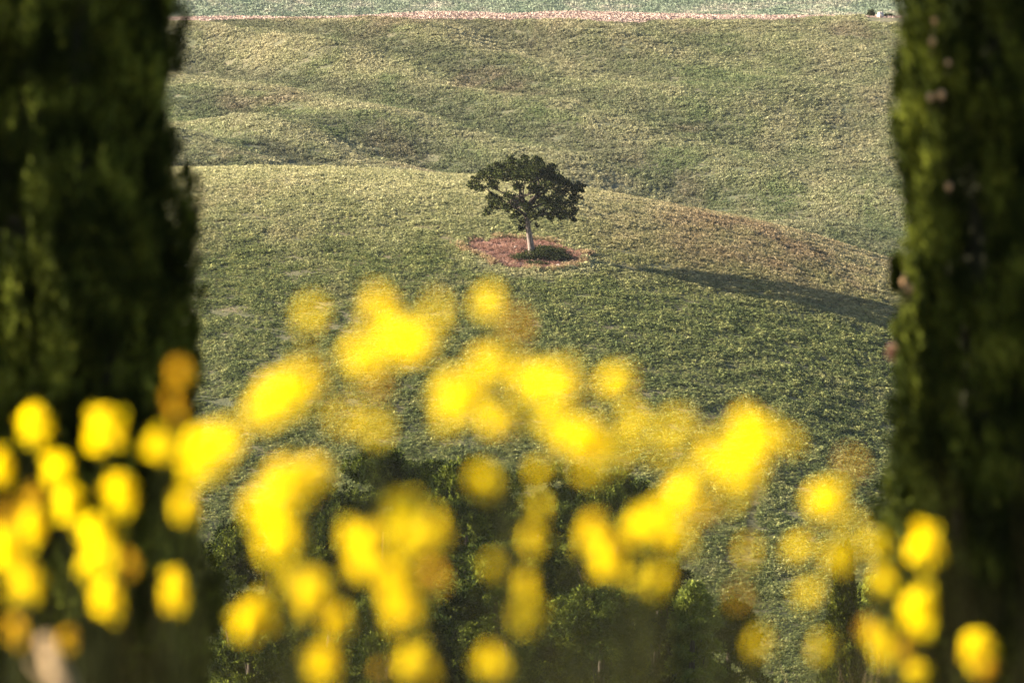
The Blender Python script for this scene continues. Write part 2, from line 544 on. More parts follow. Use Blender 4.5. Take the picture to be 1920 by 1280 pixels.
def instancer(name, pts, scl, coll, label, tilt=.25, loc_kind='stuff', rot=None, parent=None):
    me = bpy.data.meshes.new(name)
    me.vertices.add(len(pts))
    me.vertices.foreach_set("co", np.asarray(pts, np.float32).ravel())
    at_ = me.attributes.new('scl', 'FLOAT', 'POINT')
    at_.data.foreach_set('value', np.asarray(scl, np.float32))
    me.update()
    o = bpy.data.objects.new(name, me); col.objects.link(o)
    ng = bpy.data.node_groups.new(name, 'GeometryNodeTree')
    ng.interface.new_socket('Geometry', in_out='INPUT', socket_type='NodeSocketGeometry')
    ng.interface.new_socket('Geometry', in_out='OUTPUT', socket_type='NodeSocketGeometry')
    N, Lk = ng.nodes, ng.links
    gi, go = N.new('NodeGroupInput'), N.new('NodeGroupOutput')
    ci = N.new('GeometryNodeCollectionInfo')
    ci.inputs['Collection'].default_value = coll
    ci.inputs['Separate Children'].default_value = True
    ci.inputs['Reset Children'].default_value = True
    ip = N.new('GeometryNodeInstanceOnPoints')
    ip.inputs['Pick Instance'].default_value = True
    rv = N.new('FunctionNodeRandomValue'); rv.data_type = 'FLOAT_VECTOR'
    rv.inputs[0].default_value = (-tilt, -tilt, 0)
    rv.inputs[1].default_value = (tilt, tilt, 6.283)
    na = N.new('GeometryNodeInputNamedAttribute'); na.data_type = 'FLOAT'
    na.inputs[0].default_value = 'scl'
    Lk.new(gi.outputs[0], ip.inputs['Points'])
    Lk.new(ci.outputs[0], ip.inputs['Instance'])
    if rot is None:
        Lk.new(rv.outputs[0], ip.inputs['Rotation'])
    else:
        ar = me.attributes.new('rot', 'FLOAT_VECTOR', 'POINT')
        ar.data.foreach_set('vector', np.asarray(rot, np.float32).ravel())
        nr = N.new('GeometryNodeInputNamedAttribute'); nr.data_type = 'FLOAT_VECTOR'
        nr.inputs[0].default_value = 'rot'
        Lk.new(nr.outputs[0], ip.inputs['Rotation'])
    Lk.new(na.outputs[0], ip.inputs['Scale'])
    Lk.new(ip.outputs[0], go.inputs[0])
    md = o.modifiers.new('scatter', 'NODES'); md.node_group = ng
    if loc_kind: o['kind'] = loc_kind
    if label: o['label'] = label
    if parent: o.parent = parent
    return o


def slope_rot(x, y):
    """euler angles that stand a tuft square on the ground"""
    e = .6
    gx = (H(x + e, y) - H(x - e, y)) / (2 * e); gy = (H(x, y + e) - H(x, y - e)) / (2 * e)
    m = np.hypot(gx, gy)
    n = len(x)
    return np.stack([rng.normal(0, .10, n), np.arctan(m) + rng.normal(0, .10, n), np.arctan2(-gy, -gx)], 1)


def scatter(x0, x1, y0, y1, cell, jit=.5):
    nx, ny = int((x1 - x0) / cell), int((y1 - y0) / cell)
    X, Y = np.meshgrid(np.linspace(x0, x1, nx), np.linspace(y0, y1, ny))
    X = X + rng.uniform(-jit, jit, X.shape) * cell; Y = Y + rng.uniform(-jit, jit, Y.shape) * cell
    return X.ravel(), Y.ravel()


# knoll
Mk = mat_crop('knoll', .28)
ck = proto_coll('knoll_tufts', [tuft_mesh('crop_tuft', Mk, 34, .21, .24, .08, .15, 50 + i, .12, .5) for i in range(14)])
X, Y = scatter(-64, 64, 400, 568, .30)
pd = pit_d(X, Y)
g = fbm(X / 1.7 + Y / 6, Y / 1.3, 3, 40)
keep = ((pd > .97) | ((pd > .8) & (rng.uniform(0, 1, len(pd)) < .12))) & (g > -.60)
keep &= ~((np.abs(X - (16 + (Y - 405) * .08)) < .35) & (Y < 450) & (Y > 428))
X, Y, g, pd = X[keep], Y[keep], g[keep], pd[keep]
s = np.clip(.95 + .75 * g + rng.normal(0, .18, len(X)), .35, 1.9)
s *= 1 + .5 * np.exp(-((pd - 1.12) / .1) ** 2)
instancer('crop_plants', np.stack([X, Y, H(X, Y) - .02], 1), s, ck,
          'green and straw coloured crop covering the rounded hill below the lone oak', rot=slope_rot(X, Y))

# back hill
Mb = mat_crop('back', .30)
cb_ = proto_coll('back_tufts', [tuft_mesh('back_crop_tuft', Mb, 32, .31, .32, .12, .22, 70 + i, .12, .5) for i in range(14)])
X, Y = scatter(-98, 98, 642, 866, .44)
g = fbm(X / 2.2 + Y / 9, Y / 1.8, 3, 41)
keep = (g > -.6)
strip_lo = 819 + 17 * (1 - np.exp(-((X - 8) / 38.) ** 2)) + 3 * vnoise(X / 8, Y * 0, 2)      # mown strip on the crest
keep &= Y < strip_lo
keep &= ~((np.abs(X - 54.5) < 3.0) & (Y > 822))
# faint wheel track running down the slope and an older gully
tr = np.abs(X - (31 + (Y - 688) * .40)) < .22
keep &= ~(tr & (Y > 684) & (Y < 704))
tr2 = np.abs(X - (11 + 2.5 * np.sin(Y / 6) + (Y - 700) * .05)) < .20
keep &= ~(tr2 & (Y > 706) & (Y < 745) & (rng.uniform(0, 1, len(Y)) < .8))
X, Y, g = X[keep], Y[keep], g[keep]
s = np.clip(.95 + .8 * g + rng.normal(0, .18, len(X)), .35, 1.9)
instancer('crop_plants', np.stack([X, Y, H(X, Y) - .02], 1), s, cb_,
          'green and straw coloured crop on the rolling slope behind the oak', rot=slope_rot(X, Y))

# mown strip on the crest: pinkish straw swaths
cs = proto_coll('straw_tufts', [tuft_mesh('straw_heap', M_stub, 24, .5, .18, .13, .42, 90 + i, .15) for i in range(3)])
X, Y = scatter(-95, 95, 806, 862, .60)
strip_lo = 819 + 17 * (1 - np.exp(-((X - 8) / 38.) ** 2)) + 3 * vnoise(X / 8, Y * 0, 2)
k = Y >= strip_lo - .2
X, Y = X[k], Y[k]
instancer('mown_straw', np.stack([X, Y, H(X, Y)], 1), rng.uniform(.5, 1.2, len(X)), cs,
          'pinkish mown straw lying along the crest of the back hill')

# far hill
Mf = mat_crop('far', .2)
cf = proto_coll('far_tufts', [tuft_mesh('far_crop_tuft', Mf, 14, .7, .5, .4, .8, 95 + i, .3) for i in range(3)])
X, Y = scatter(-170, 170, 1330, 1520, 1.15)
instancer('far_crop', np.stack([X, Y, H(X, Y)], 1), rng.uniform(.5, 1.3, len(X)), cf,
          'pale hazy crop on the far field beyond the hill crest')

# near slope grass (valley foot and slope in front of the trees)
cg = proto_coll('grass_tufts', [tuft_mesh('grass_tuft', M_grass, 16, .22, .42, .05, .4, 110 + i, .9) for i in range(4)])
X, Y = scatter(-70, 70, 40, 398, .95)
k = np.abs(X) < 12 + .16 * Y
X, Y = X[k], Y[k]
instancer('wild_grass', np.stack([X, Y, H(X, Y)], 1), rng.uniform(.6, 1.6, len(X)), cg,
          'rough wild grass on the slope falling away below the viewer')

# red grass and weeds in the patch
cr = proto_coll('red_tufts', [tuft_mesh('red_tuft', M_redg, 12, .14, .26, .035, .24, 120 + i, .9) for i in range(4)])
X, Y = scatter(PIT_X - 6, PIT_X + 6, PIT_Y - 6, PIT_Y + 6, .17)
pdv = pit_d(X, Y); n_ = fbm(X / .8, Y / .8, 3, 55)
k = (pdv < 1.08) & (n_ > -.30)
X, Y = X[k], Y[k]
instancer('red_grass', np.stack([X, Y, H(X, Y) + .06], 1), rng.uniform(.45, 1.25, len(X)), cr,
          'low reddish dried grass on the bare patch under the oak')
cdg = proto_coll('tan_tufts', [tuft_mesh('tan_tuft', M_dry, 14, .2, .62, .05, .45, 125 + i, .9) for i in range(4)])
A = rng.uniform(-np.pi, np.pi, 620); R = 1.02 + np.abs(rng.normal(0, .07, 620))
k = vnoise(A * 1.6, A * 0, 61) > -.35
A, R = A[k], R[k]
R = R * np.interp(A, PIT_ANG, PIT_RAD)
X, Y = PIT_X + R * np.cos(A), PIT_Y + R * np.sin(A)
instancer('dry_grass', np.stack([X, Y, H(X, Y)], 1), rng.uniform(.5, 1.1, len(X)), cdg,
          'tan dry grass ringing the bare patch under the oak')

# ------------------------------------------------------------------ tubes, leaves, crowns


def tube(pts, rads, seg=8, jitter=0.0, seed=0):
    """tapered tube along points, returns verts and quad faces"""
    r_ = np.random.default_rng(seed)
    pts = [np.array(p, float) for p in pts]
    V, F = [], []
    for i, p in enumerate(pts):
        d = pts[min(i + 1, len(pts) - 1)] - pts[max(i - 1, 0)]
        d = d / (np.linalg.norm(d) + 1e-9)
        a = np.cross(d, [0, 1, 0] if abs(d[1]) < .9 else [1, 0, 0]); a /= np.linalg.norm(a)
        b = np.cross(d, a)
        for k in range(seg):
            t = 2 * np.pi * k / seg
            rr_ = rads[i] * (1 + jitter * r_.uniform(-1, 1))
            V.append(p + (a * np.cos(t) + b * np.sin(t)) * rr_)
    for i in range(len(pts) - 1):
        for k in range(seg):
            k2 = (k + 1) % seg
            F.append((i * seg + k, i * seg + k2, (i + 1) * seg + k2, (i + 1) * seg + k))
    nb_ = len(V)
    V.append(pts[-1] + (pts[-1] - pts[-2]) * .02)
    for k in range(seg): F.append(((len(pts) - 1) * seg + k, (len(pts) - 1) * seg + (k + 1) % seg, nb_, nb_))
    return V, F


def tube_obj(name, tubes, mat, parent, smooth=True, seg=8, jitter=0.0):
    V, F = [], []
    me = bpy.data.meshes.new(name)
    for i, (pts, rads) in enumerate(tubes):
        v, f = tube(pts, rads, seg, jitter, i)
        b = len(V)
        V += [tuple(q) for q in v]
        for q in f:
            q = tuple(dict.fromkeys(q))
            F.append(tuple(b + j for j in q))
    me.from_pydata(V, [], F)
    me.materials.append(mat)
    for p in me.polygons: p.use_smooth = smooth
    o = bpy.data.objects.new(name, me); col.objects.link(o)
    if parent is not None: o.parent = parent
    return o


def bend(p0, p1, n=5, sag=.08, seed=0):
    r_ = np.random.default_rng(seed)
    p0, p1 = np.array(p0, float), np.array(p1, float)
    L = np.linalg.norm(p1 - p0)
    out = []
    off = r_.normal(0, sag * L, 3)
    for i in range(n + 1):
        t = i / n
        out.append(p0 + (p1 - p0) * t + off * math.sin(math.pi * t) + r_.normal(0, .012 * L, 3) * (0 < i < n))
    return out


def leaves(P_, D, L, W, r_):
    """diamond leaves at P_, roughly along D"""
    n = len(P_)
    D = D / (np.linalg.norm(D, axis=1, keepdims=True) + 1e-9)
    S = np.cross(D, r_.normal(0, 1, (n, 3))); S /= (np.linalg.norm(S, axis=1, keepdims=True) + 1e-9)
    l = (L * r_.uniform(.6, 1.3, n))[:, None]; w_ = (W * r_.uniform(.6, 1.3, n))[:, None]
    V = np.stack([P_ - D * l * .5, P_ + S * w_ * .5 - D * l * .05, P_ + D * l * .5, P_ - S * w_ * .5 - D * l * .05], 1).reshape(-1, 3)
    F = np.arange(4 * n).reshape(-1, 4)
    return V, F


def clump_leaves(clumps, per, L, W, seed, shell=.55):
    """clumps: (x,y,z,rx,ry,rz[,density])"""
    r_ = np.random.default_rng(seed)
    PP, DD = [], []
    for c in clumps:
        dens = c[6] if len(c) > 6 else 1
        n = max(6, int(per * dens * (c[3] * c[4] * c[5]) ** (2 / 3)))
        d = r_.normal(0, 1, (n, 3)); d /= np.linalg.norm(d, axis=1, keepdims=True)
        rad = shell + (1 - shell) * r_.uniform(0, 1, (n, 1)) ** .7
        rad = rad * (1 + .18 * r_.normal(0, 1, (n, 1)))
        PP.append(np.array(c[:3]) + d * rad * np.array(c[3:6]))
        DD.append(d + r_.normal(0, .7, (n, 3)) + np.array([0, 0, .15]))
    PP, DD = np.concatenate(PP), np.concatenate(DD)
    return leaves(PP, DD, L, W, r_)


# ------------------------------------------------------------------ the lone oak
ty = TREE_Y
tz = Hf(TREE_X, TREE_Y)
oak = empty('oak_tree', (TREE_X, TREE_Y, tz), 'lone broad crowned oak standing on the reddish bare patch of the hill', 'tree')
B = at(998, 486, ty)


def tp(px, py, dy=0.0):
    p = at(px, py, ty + dy)
    return (p.x - TREE_X, dy, p.z - tz)


trunk_pts = [tp(1000, 492), tp(998, 484), tp(996, 465), tp(993, 445), tp(990, 425), tp(988, 405), tp(986, 385)]
tr_o = tube_obj('trunk', [(trunk_pts, [.45, .34, .285, .26, .24, .21, .17]),
                          ([tp(998, 480), tp(990, 488, -.3), tp(984, 491, -.5)], [.16, .12, .03]),
                          ([tp(998, 480), tp(1007, 487, .2), tp(1013, 490, .3)], [.16, .12, .03])],
                M_bark, oak, seg=12, jitter=.12)
limbs = [((988, 408), (950, 378), -1.0, .15), ((987, 395), (925, 352), .4, .16), ((986, 385), (962, 325), 0, .16),
         ((987, 388), (1005, 320), .8, .15), ((988, 398), (1050, 350), -.6, .17), ((989, 408), (1052, 392), .5, .13),
         ((986, 385), (905, 345), 1.2, .12), ((987, 392), (1070, 362), 1.4, .12), ((986, 386), (985, 330), -2.5, .14),
         ((986, 384), (985, 335), 2.6, .14), ((990, 425), (972, 412), -.4, .07), ((990, 422), (1010, 408), .3, .07)]
for i, (a, b, dy, r0) in enumerate(limbs):
    pts = bend(tp(*a), tp(b[0], b[1], dy), 6, .09, i)
    tw = [(pts, [r0 * (1 - .13 * k) for k in range(7)])]
    for j in range(4):
        q = pts[3 + (j % 3)]
        r_ = np.random.default_rng(i * 10 + j)
        e = q + np.array([r_.normal(0, .8), r_.normal(0, .8), r_.uniform(.1, .9)])
        tw.append((bend(q, e, 3, .1, j), [r0 * .4, r0 * .3, r0 * .2, r0 * .08]))
    tube_obj('limb', tw, M_dbark, oak, seg=6)

# silhouette clumps: (px, py, depth offset, radius px)
OC = [(970, 312, 0, 22), (945, 316, .8, 20), (1000, 313, -.6, 22), (1025, 325, .4, 22), (920, 328, -.5, 19), (898, 338, .3, 15),
      (888, 345, 0, 8), (905, 350, -.8, 12), (1048, 340, -.4, 20), (1066, 352, .4, 17), (1080, 352, 0, 12), (1088, 348, .2, 7), (930, 345, 1.2, 14),
      (965, 330, 1.8, 22), (1000, 335, 2.0, 22), (985, 330, -2, 22), (1020, 350, -1.2, 22), (1045, 365, .8, 22), (1062, 380, -.4, 18),
      (1068, 400, .1, 13), (1070, 410, 0, 8), (1045, 392, 1.0, 18), (1030, 380, -1, 18), (1050, 405, -.2, 12), (1010, 375, 1.2, 16),
      (1018, 398, .3, 13), (1030, 408, -.4, 9), (1000, 400, -.9, 12), (985, 412, .2, 11), (978, 425, .1, 7), (965, 402, -.5, 11), (950, 388, -.8, 14),
      (935, 378, .2, 15), (922, 390, 0, 11), (916, 398, 0, 7), (925, 368, .8, 13), (965, 378, 1, 15), (955, 366, -1.2, 12), (985, 385, -1.4, 14),
      (972, 350, -1.5, 13), (1000, 355, -.2, 13), (935, 325, 1.5, 18), (1010, 318, 1.6, 20), (1035, 335, 1.8, 18), (940, 330, -1.6, 16),
      (1076, 370, .5, 12), (1073, 392, .6, 10), (893, 352, .3, 7), (1005, 420, .2, 6), (960, 300, .2, 9), (985, 298, -.3, 10), (1010, 303, .3, 9)]
cl = []
r_ = np.random.default_rng(5)
for (px, py, dy, r) in OC:
    c = tp(986 + (px - 986) * 1.05, 352 + (py - 352) * 1.03, dy * 1.9)
    R = r * .0459 * (.98 + .16 * math.sin(px * 1.7 + py))
    cl.append((c[0], c[1], c[2], R * .88, R * 1.45, R * .64))
    for k in range(5):
        a = r_.uniform(0, 2 * np.pi)
        cl.append((c[0] + R * .85 * math.cos(a), c[1] + r_.normal(0, .5) * R, c[2] + R * .65 * math.sin(a), R * .36, R * .4, R * .27))
V, F = clump_leaves(cl, 620, .21, .14, 6, .35)
mesh_np('crown', V, F, M_oakleaf, oak)

# ------------------------------------------------------------------ shrubs, stones near the oak and on the crest


def bush(name, px, py, w_, h_, y0, y1, label, mat=M_shrub, leaf=.15, per=900, seed=0, group=None, cat='bush', xy=None):
    x, y = ray_ground(px, py, y0, y1) if xy is None else xy
    z = Hf(x, y)
    o = empty(name, (x, y, z), label, cat, group)
    r_ = np.random.default_rng(seed)
    cl = []
    tubes = []
    for i in range(9):
        a, d = r_.uniform(0, 2 * np.pi), r_.uniform(0, .75)
        hh = h_ * r_.uniform(.35, .95) * (1 - .5 * d)
        c = (w_ * .5 * d * math.cos(a), w_ * .4 * d * math.sin(a), hh * .7)
        q = r_.uniform(.2, .36)
        cl.append((*c, w_ * q, w_ * q, h_ * q * 1.1))
        tubes.append((bend((0, 0, -.1), c, 3, .06, i), [.035, .028, .02, .008]))
    tube_obj('stem', tubes, M_dbark, o, seg=5)
    V, F = clump_leaves(cl, per, leaf, leaf * .6, seed + 1, .3)
    mesh_np('foliage', V, F, mat, o)
    return o


bush('bush', 1014, 486, 3.2, 1.35, 430, 545, 'dark low bush in the shade just right of the oak trunk', seed=1)
bush('bush', 1046, 489, 3.0, 1.2, 430, 545, 'dark low bush at the right end of the reddish patch', seed=2)
bush('bush', 976, 488, 2.0, .75, 430, 545, 'small green bush in front of the oak trunk, on its left', seed=3)
bush('bush', 1004, 497, 2.0, .5, 430, 545, 'flat weedy bush directly below the oak trunk', seed=4)
bush('bush', 1030, 477, 2.8, 1.1, 430, 545, 'brownish bush behind the two dark bushes beside the oak', seed=5)
bush('bush', 972, 470, 1.2, .45, 430, 545, 'low brownish bush on the reddish patch left of the trunk', M_redg, seed=6)
bush('bush', 1112, 364, 1.1, .4, 520, 552, 'tiny dark bush alone on the hill crest right of the oak crown', seed=7, leaf=.12)
bush('bush', 1098, 478, 1.6, .6, 470, 530, 'brown scrubby bush at the crop edge where the oak shadow starts', M_dry, seed=9)


def rock(name, x, y, w_, h_, label, mat=M_rock, seed=0):
    r_ = np.random.default_rng(seed)
    V, F = [], []
    nu, nv = 10, 6
    V.append((0, 0, h_))
    for i in range(1, nv):
        for j in range(nu):
            t, a = math.pi * .62 * i / (nv - 1), 2 * math.pi * j / nu
            q = 1 + r_.uniform(-.2, .2)
            V.append((w_ * .5 * q * math.sin(t) * math.cos(a), w_ * .42 * q * math.sin(t) * math.sin(a), h_ * q * math.cos(t)))
    for j in range(nu): F.append((0, 1 + j, 1 + (j + 1) % nu))
    for i in range(nv - 2):
        for j in range(nu):
            a, b = 1 + i * nu + j, 1 + i * nu + (j + 1) % nu
            F.append((a, a + nu, b + nu, b))
    me = bpy.data.meshes.new(name); me.from_pydata(V, [], F); me.materials.append(mat)
    o = bpy.data.objects.new(name, me); col.objects.link(o)
    o.location = (x, y, Hf(x, y)); o.rotation_euler[2] = r_.uniform(0, 6)
    return tag(o, label, 'rock')


x, y = ray_ground(966, 468, 430, 545); rock('stone', x, y, .5, .28, 'small pale stone on the reddish patch left of the oak trunk', seed=1)
x, y = ray_ground(1046, 500, 430, 545); rock('stone', x, y, .6, .22, 'flat pale stone at the lower right rim of the reddish patch', seed=2)
yc = 834
xb = at(1634, 30, yc).x
bush('bush', 0, 0, 1.5, 1.5, 0, 0, 'round dark bush on the far crest beside the pale boulder', seed=8, xy=(xb, yc), leaf=.2)
rock('boulder', at(1651, 30, yc - 1).x, yc - 1, 1.4, .85, 'pale boulder on the far hill crest right of the dark bush', seed=4)
bush('bush', 0, 0, 1.8, .7, 0, 0, 'low flat scrub on the far crest just right of the boulder', seed=10, xy=(at(1668, 30, yc).x, yc + .5), leaf=.18)

# ------------------------------------------------------------------ trees in the valley foot


_tw = {}


def twigs(mat):
    """small leafy twig balls shared by the bushy crowns"""
    if mat.name not in _tw:
        ms = []
        for i in range(4):
            r_ = np.random.default_rng(400 + i)
            n = 46
            d = r_.normal(0, 1, (n, 3)); d /= np.linalg.norm(d, axis=1, keepdims=True)
            V, F = leaves(d * r_.uniform(.08, .27, (n, 1)), d + np.array([0, 0, .5]), .15, .075, r_)
            me = bpy.data.meshes.new('leafy_twig'); me.from_pydata(V.tolist(), [], F.tolist()); me.materials.append(mat)
            ms.append(me)
        _tw[mat.name] = proto_coll('leafy_twigs', ms)
    return _tw[mat.name]


def clumpy_tree(name, pxc, pytop, wpx, Yd, label, mat=M_pine, kind='round', leaf=.21, per=480, seed=0, hmin=0.0, group='trees at the foot of the slope'):
    """crown from pixel column/top row/width at distance Yd"""
    top = at(pxc, pytop, Yd)
    x = top.x
    zg = Hf(x, Yd)
    hgt = top.z - zg
    Wd = wpx * K * Yd
    o = empty(name, (x, Yd, zg), label, 'tree', group)
    r_ = np.random.default_rng(seed)
    cl, tubes = [], []
    z0 = hgt * .05
    ch = hgt - z0
    ncl = 125
    for i in range(ncl):
        u = r_.uniform(-1, 1) if kind != 'flat' else r_.uniform(-.5, 1)
        a = r_.uniform(0, 2 * np.pi)
        prof = math.sqrt(max(0.02, 1 - abs(u) ** (2.6 if kind != 'cone' else 1.6)))
        if kind == 'cone': prof = max(.12, (1 - (u + 1) / 2) ** .7)
        lob = 1 + .16 * math.sin(3 * a + seed) + .1 * math.sin(7 * a + seed * 2) + r_.uniform(-.1, .12)
        rr_ = prof * Wd * .5 * lob * (.45 + .50 * r_.uniform(0, 1) ** .5)
        cz = z0 + ch * (.5 + .46 * u)
        q = Wd * r_.uniform(.09, .16)
        q = min(max(q, .35), 1.1)
        cl.append((rr_ * math.cos(a), rr_ * math.sin(a), cz, q, q, q * .72))
        if i % 6 == 0:
            tubes.append((bend((0, 0, z0 * .7 + ch * .35 * r_.uniform(0, 1)), cl[-1][:3], 4, .05, i), [.1, .08, .06, .04, .02]))
    PP = []
    for c in cl:
        n = int(34 * c[3] ** 2) + 5
        d = r_.normal(0, 1, (n, 3)); d /= np.linalg.norm(d, axis=1, keepdims=True)
        PP.append(np.array(c[:3]) + d * np.array(c[3:6]) * r_.uniform(.55, 1.0, (n, 1)))
    PP = np.concatenate(PP)
    t = tube_obj('trunk', [([(0, 0, -.3), (.05, 0, hgt * .2), (-.1, .05, hgt * .45), (0, 0, hgt * .75)], [.35, .27, .2, .08])], M_dbark, o, seg=9, jitter=.1)
    for q in tubes[:6]: tube_obj('limb', [q], M_dbark, o, seg=5)
    cr_ = instancer('crown', PP, r_.uniform(.7, 1.35, len(PP)), twigs(mat), None, tilt=1.0, loc_kind=None, parent=o)
    return o


clumpy_tree('pine_tree', 720, 840, 300, 300, 'dark bushy pine, tallest of the trees at the hill foot', seed=1)
clumpy_tree('pine_tree', 875, 858, 230, 292, 'bushy pine right behind the central gap of the yellow flowers', seed=2)
clumpy_tree('pine_tree', 1010, 856, 220, 306, 'dark pine right of centre with its crown half hidden by yellow flowers', seed=3)
clumpy_tree('pine_tree', 1160, 885, 250, 298, 'broad dark pine at the right end of the tall clump of trees', seed=4)
clumpy_tree('oak_tree', 500, 940, 220, 285, 'lower olive green tree at the left end of the clump, beside the left cypress', seed=5, mat=M_pine)
clumpy_tree('oak_tree', 1235, 1040, 150, 270, 'shaded tree below the dark pine on the right of the clump', seed=6)
clumpy_tree('oak_tree', 1300, 1088, 90, 262, 'small yellowish green tree poking up right of the clump', seed=7, mat=M_olive, leaf=.2)
clumpy_tree('oak_tree', 1368, 1118, 110, 272, 'small dark tree, last on the right of the clump', seed=8)
clumpy_tree('oak_tree', 1655, 1075, 150, 330, 'bright yellow green tree behind the small distant cypress', seed=9, mat=M_olive)
clumpy_tree('oak_tree', 620, 1010, 230, 270, 'green tree in front of the tallest pine, behind yellow flowers', seed=10)
clumpy_tree('oak_tree', 930, 1010, 260, 262, 'broad shaded tree low in the middle of the clump', seed=11)

clumpy_tree('pine_tree', 800, 862, 270, 318, 'shaded pine behind the gap between the two left pines', seed=12)
clumpy_tree('pine_tree', 1080, 872, 250, 316, 'shaded pine standing behind the broad dark pine', seed=13)
clumpy_tree('pine_tree', 600, 895, 210, 312, 'bushy pine left of the tallest one, above the olive green tree', seed=14)
clumpy_tree('oak_tree', 1130, 1100, 240, 256, 'low dark tree in front of the broad dark pine', seed=15)
clumpy_tree('oak_tree', 730, 1120, 260, 254, 'low dark tree hidden behind the largest merged yellow cluster', seed=16)
clumpy_tree('oak_tree', 470, 1110, 160, 262, 'low dark tree at the bottom beside the left cypress', seed=17)

# ------------------------------------------------------------------ cypresses


def cypress(name, cx, Yd, R, hgt, label, seed, nplume, per, plume_len, plume_w, leafL, leafW, group, lump=.22, taper=.85):
    zg = Hf(cx, Yd)
    o = empty(name, (cx, Yd, zg), label, 'tree', group)
    r_ = np.random.default_rng(seed)

    def prof(t):      # t 0 at ground, 1 at tip
        return np.clip(np.minimum(1, .55 + 3.2 * t) * np.clip(1 - np.clip(t - .45, 0, 1) / .55, 0, 1) ** .55 * (1 + .27 * taper - taper * t), .03, 2)

    u = r_.uniform(0.02, .985, nplume)
    a = r_.uniform(0, 2 * np.pi, nplume)
    # vertical folds and lumps in the surface
    fold = 1 + lump * .3 * vnoise(a * 2.6, u * hgt / 1.3, seed) + lump * .75 * vnoise(a * 8.5, u * hgt / .45, seed + 1)
    keepdeep = r_.uniform(.78, 1.03, nplume)
    rad = R * prof(u) * fold * keepdeep
    base = np.stack([rad * np.cos(a), rad * np.sin(a), u * hgt], 1)
    out = np.stack([np.cos(a), np.sin(a), np.zeros(nplume)], 1)
    dirv = out * r_.uniform(.02, .30, (nplume, 1)) + np.array([0, 0, 1.]) + r_.normal(0, .09, (nplume, 3))
    dirv /= np.linalg.norm(dirv, axis=1, keepdims=True)
    eul = np.array([Vector(d_).to_track_quat('Z', 'Y').to_euler() for d_ in dirv])
    ms = []
    for k in range(5):
        n = per
        T = r_.uniform(-.1, 1, n)
        wp = np.sin(np.clip((T + .1) / 1.1, 0, 1) ** .8 * np.pi) ** .7
        off = r_.normal(0, 1, (n, 3)); off[:, 2] *= .3; off /= np.linalg.norm(off, axis=1, keepdims=True)
        off *= (plume_w * wp * r_.uniform(.25, 1, n))[:, None]
        Pp = np.stack([0 * T, 0 * T, T * plume_len], 1) + off
        V, F = leaves(Pp, off / plume_w * .8 + np.array([0, 0, 1.2]) + r_.normal(0, .25, (n, 3)), leafL, leafW, r_)
        me = bpy.data.meshes.new('cypress_spray'); me.from_pydata(V.tolist(), [], F.tolist()); me.materials.append(M_cyp)
        ms.append(me)
    instancer('crown', base, r_.uniform(.6, 1.4, nplume), proto_coll(name + '_sprays', ms), None, loc_kind=None, rot=eul, parent=o)
    # solid inner mass of twigs
    nu, nv = 28, 46
    IV = []
    for i in range(nv):
        t = .02 + .95 * i / (nv - 1)
        for j in range(nu):
            q = 2 * math.pi * j / nu
            rr_ = R * float(prof(np.array(t))) * .76 * (1 + .03 * r_.uniform(-1, 1)) * (1 + lump * .3 * float(vnoise(q * 2.6, t * hgt / 1.3, seed)))
            IV.append((rr_ * math.cos(q), rr_ * math.sin(q), t * hgt))
    IF = []
    for i in range(nv - 1):
        for j in range(nu):
            IF.append((i * nu + j, i * nu + (j + 1) % nu, (i + 1) * nu + (j + 1) % nu, (i + 1) * nu + j))
    mesh_np('inner_twigs', IV, IF, M_cypin, o)
    tube_obj('trunk', [([(0, 0, -.3), (0, 0, .4), (0, 0, hgt * .5), (0, 0, hgt * .93)], [.24, .18, .11, .02])], M_dbark, o, seg=10, jitter=.1)
    return o, zg


CYL = 30.0
cyL, zgL = cypress('cypress_tree', at(48, 640, CYL).x, CYL, .79, 14.5, 'large cypress filling the left edge, mostly in shade', 21, 13000, 90, .26, .055, .045, .016,
                   'pair of big cypresses framing the view')
CYR = 31.0
cyR, zgR = cypress('cypress_tree', at(1947, 640, CYR).x, CYR, .73, 14.0, 'large cypress filling the right edge, sunlit on its left side with tan cones', 33, 12500, 90, .26, .055, .045, .016,
                   'pair of big cypresses framing the view', lump=.22, taper=.8)
cyS, _z = cypress('cypress_tree', at(1582, 1100, 250).x, 250, at(1624, 1100, 250).x - at(1582, 1100, 250).x, 0.0 + (at(1582, 1062, 250).z - Hf(at(1582, 1062, 250).x, 250)) * 1.04,
                  'small narrow dark cypress far below, left of the right cypress', 44, 1500, 50, .8, .15, .13, .06, None)

# cones and stray sprigs of the right cypress


def cone(px, py, r, parent, pz, dd=.0, Yd=None):
    """globular cypress cone: ribbed ball of scales with a short stalk"""
    Yd = Yd or (CYR - .62)
    c = at(px, py, Yd)
    V, F = [], []
    nu, nv = 12, 8
    r_ = np.random.default_rng(int(px))
    for i in range(nv + 1):
        t = math.pi * i / nv
        for j in range(nu):
            a = 2 * math.pi * j / nu
            q = r * (1 + (.13 if (i + j) % 2 else -.06))
            V.append((q * math.sin(t) * math.cos(a), q * math.sin(t) * math.sin(a), q * 1.12 * math.cos(t)))
    for i in range(nv):
        for j in range(nu):
            F.append((i * nu + j, (i + 1) * nu + j, (i + 1) * nu + (j + 1) % nu, i * nu + (j + 1) % nu))
    o = mesh_np('cone', V, F, M_cone, parent)
    o.location = (c.x - parent.location.x, c.y - parent.location.y, c.z - pz)
    s_ = tube_obj('stalk', [([(0, 0, -r), (0, .06, -r - .05), (.0, .16, -r - .06)], [.006, .006, .005])], M_dbark, o, seg=5)
    return o


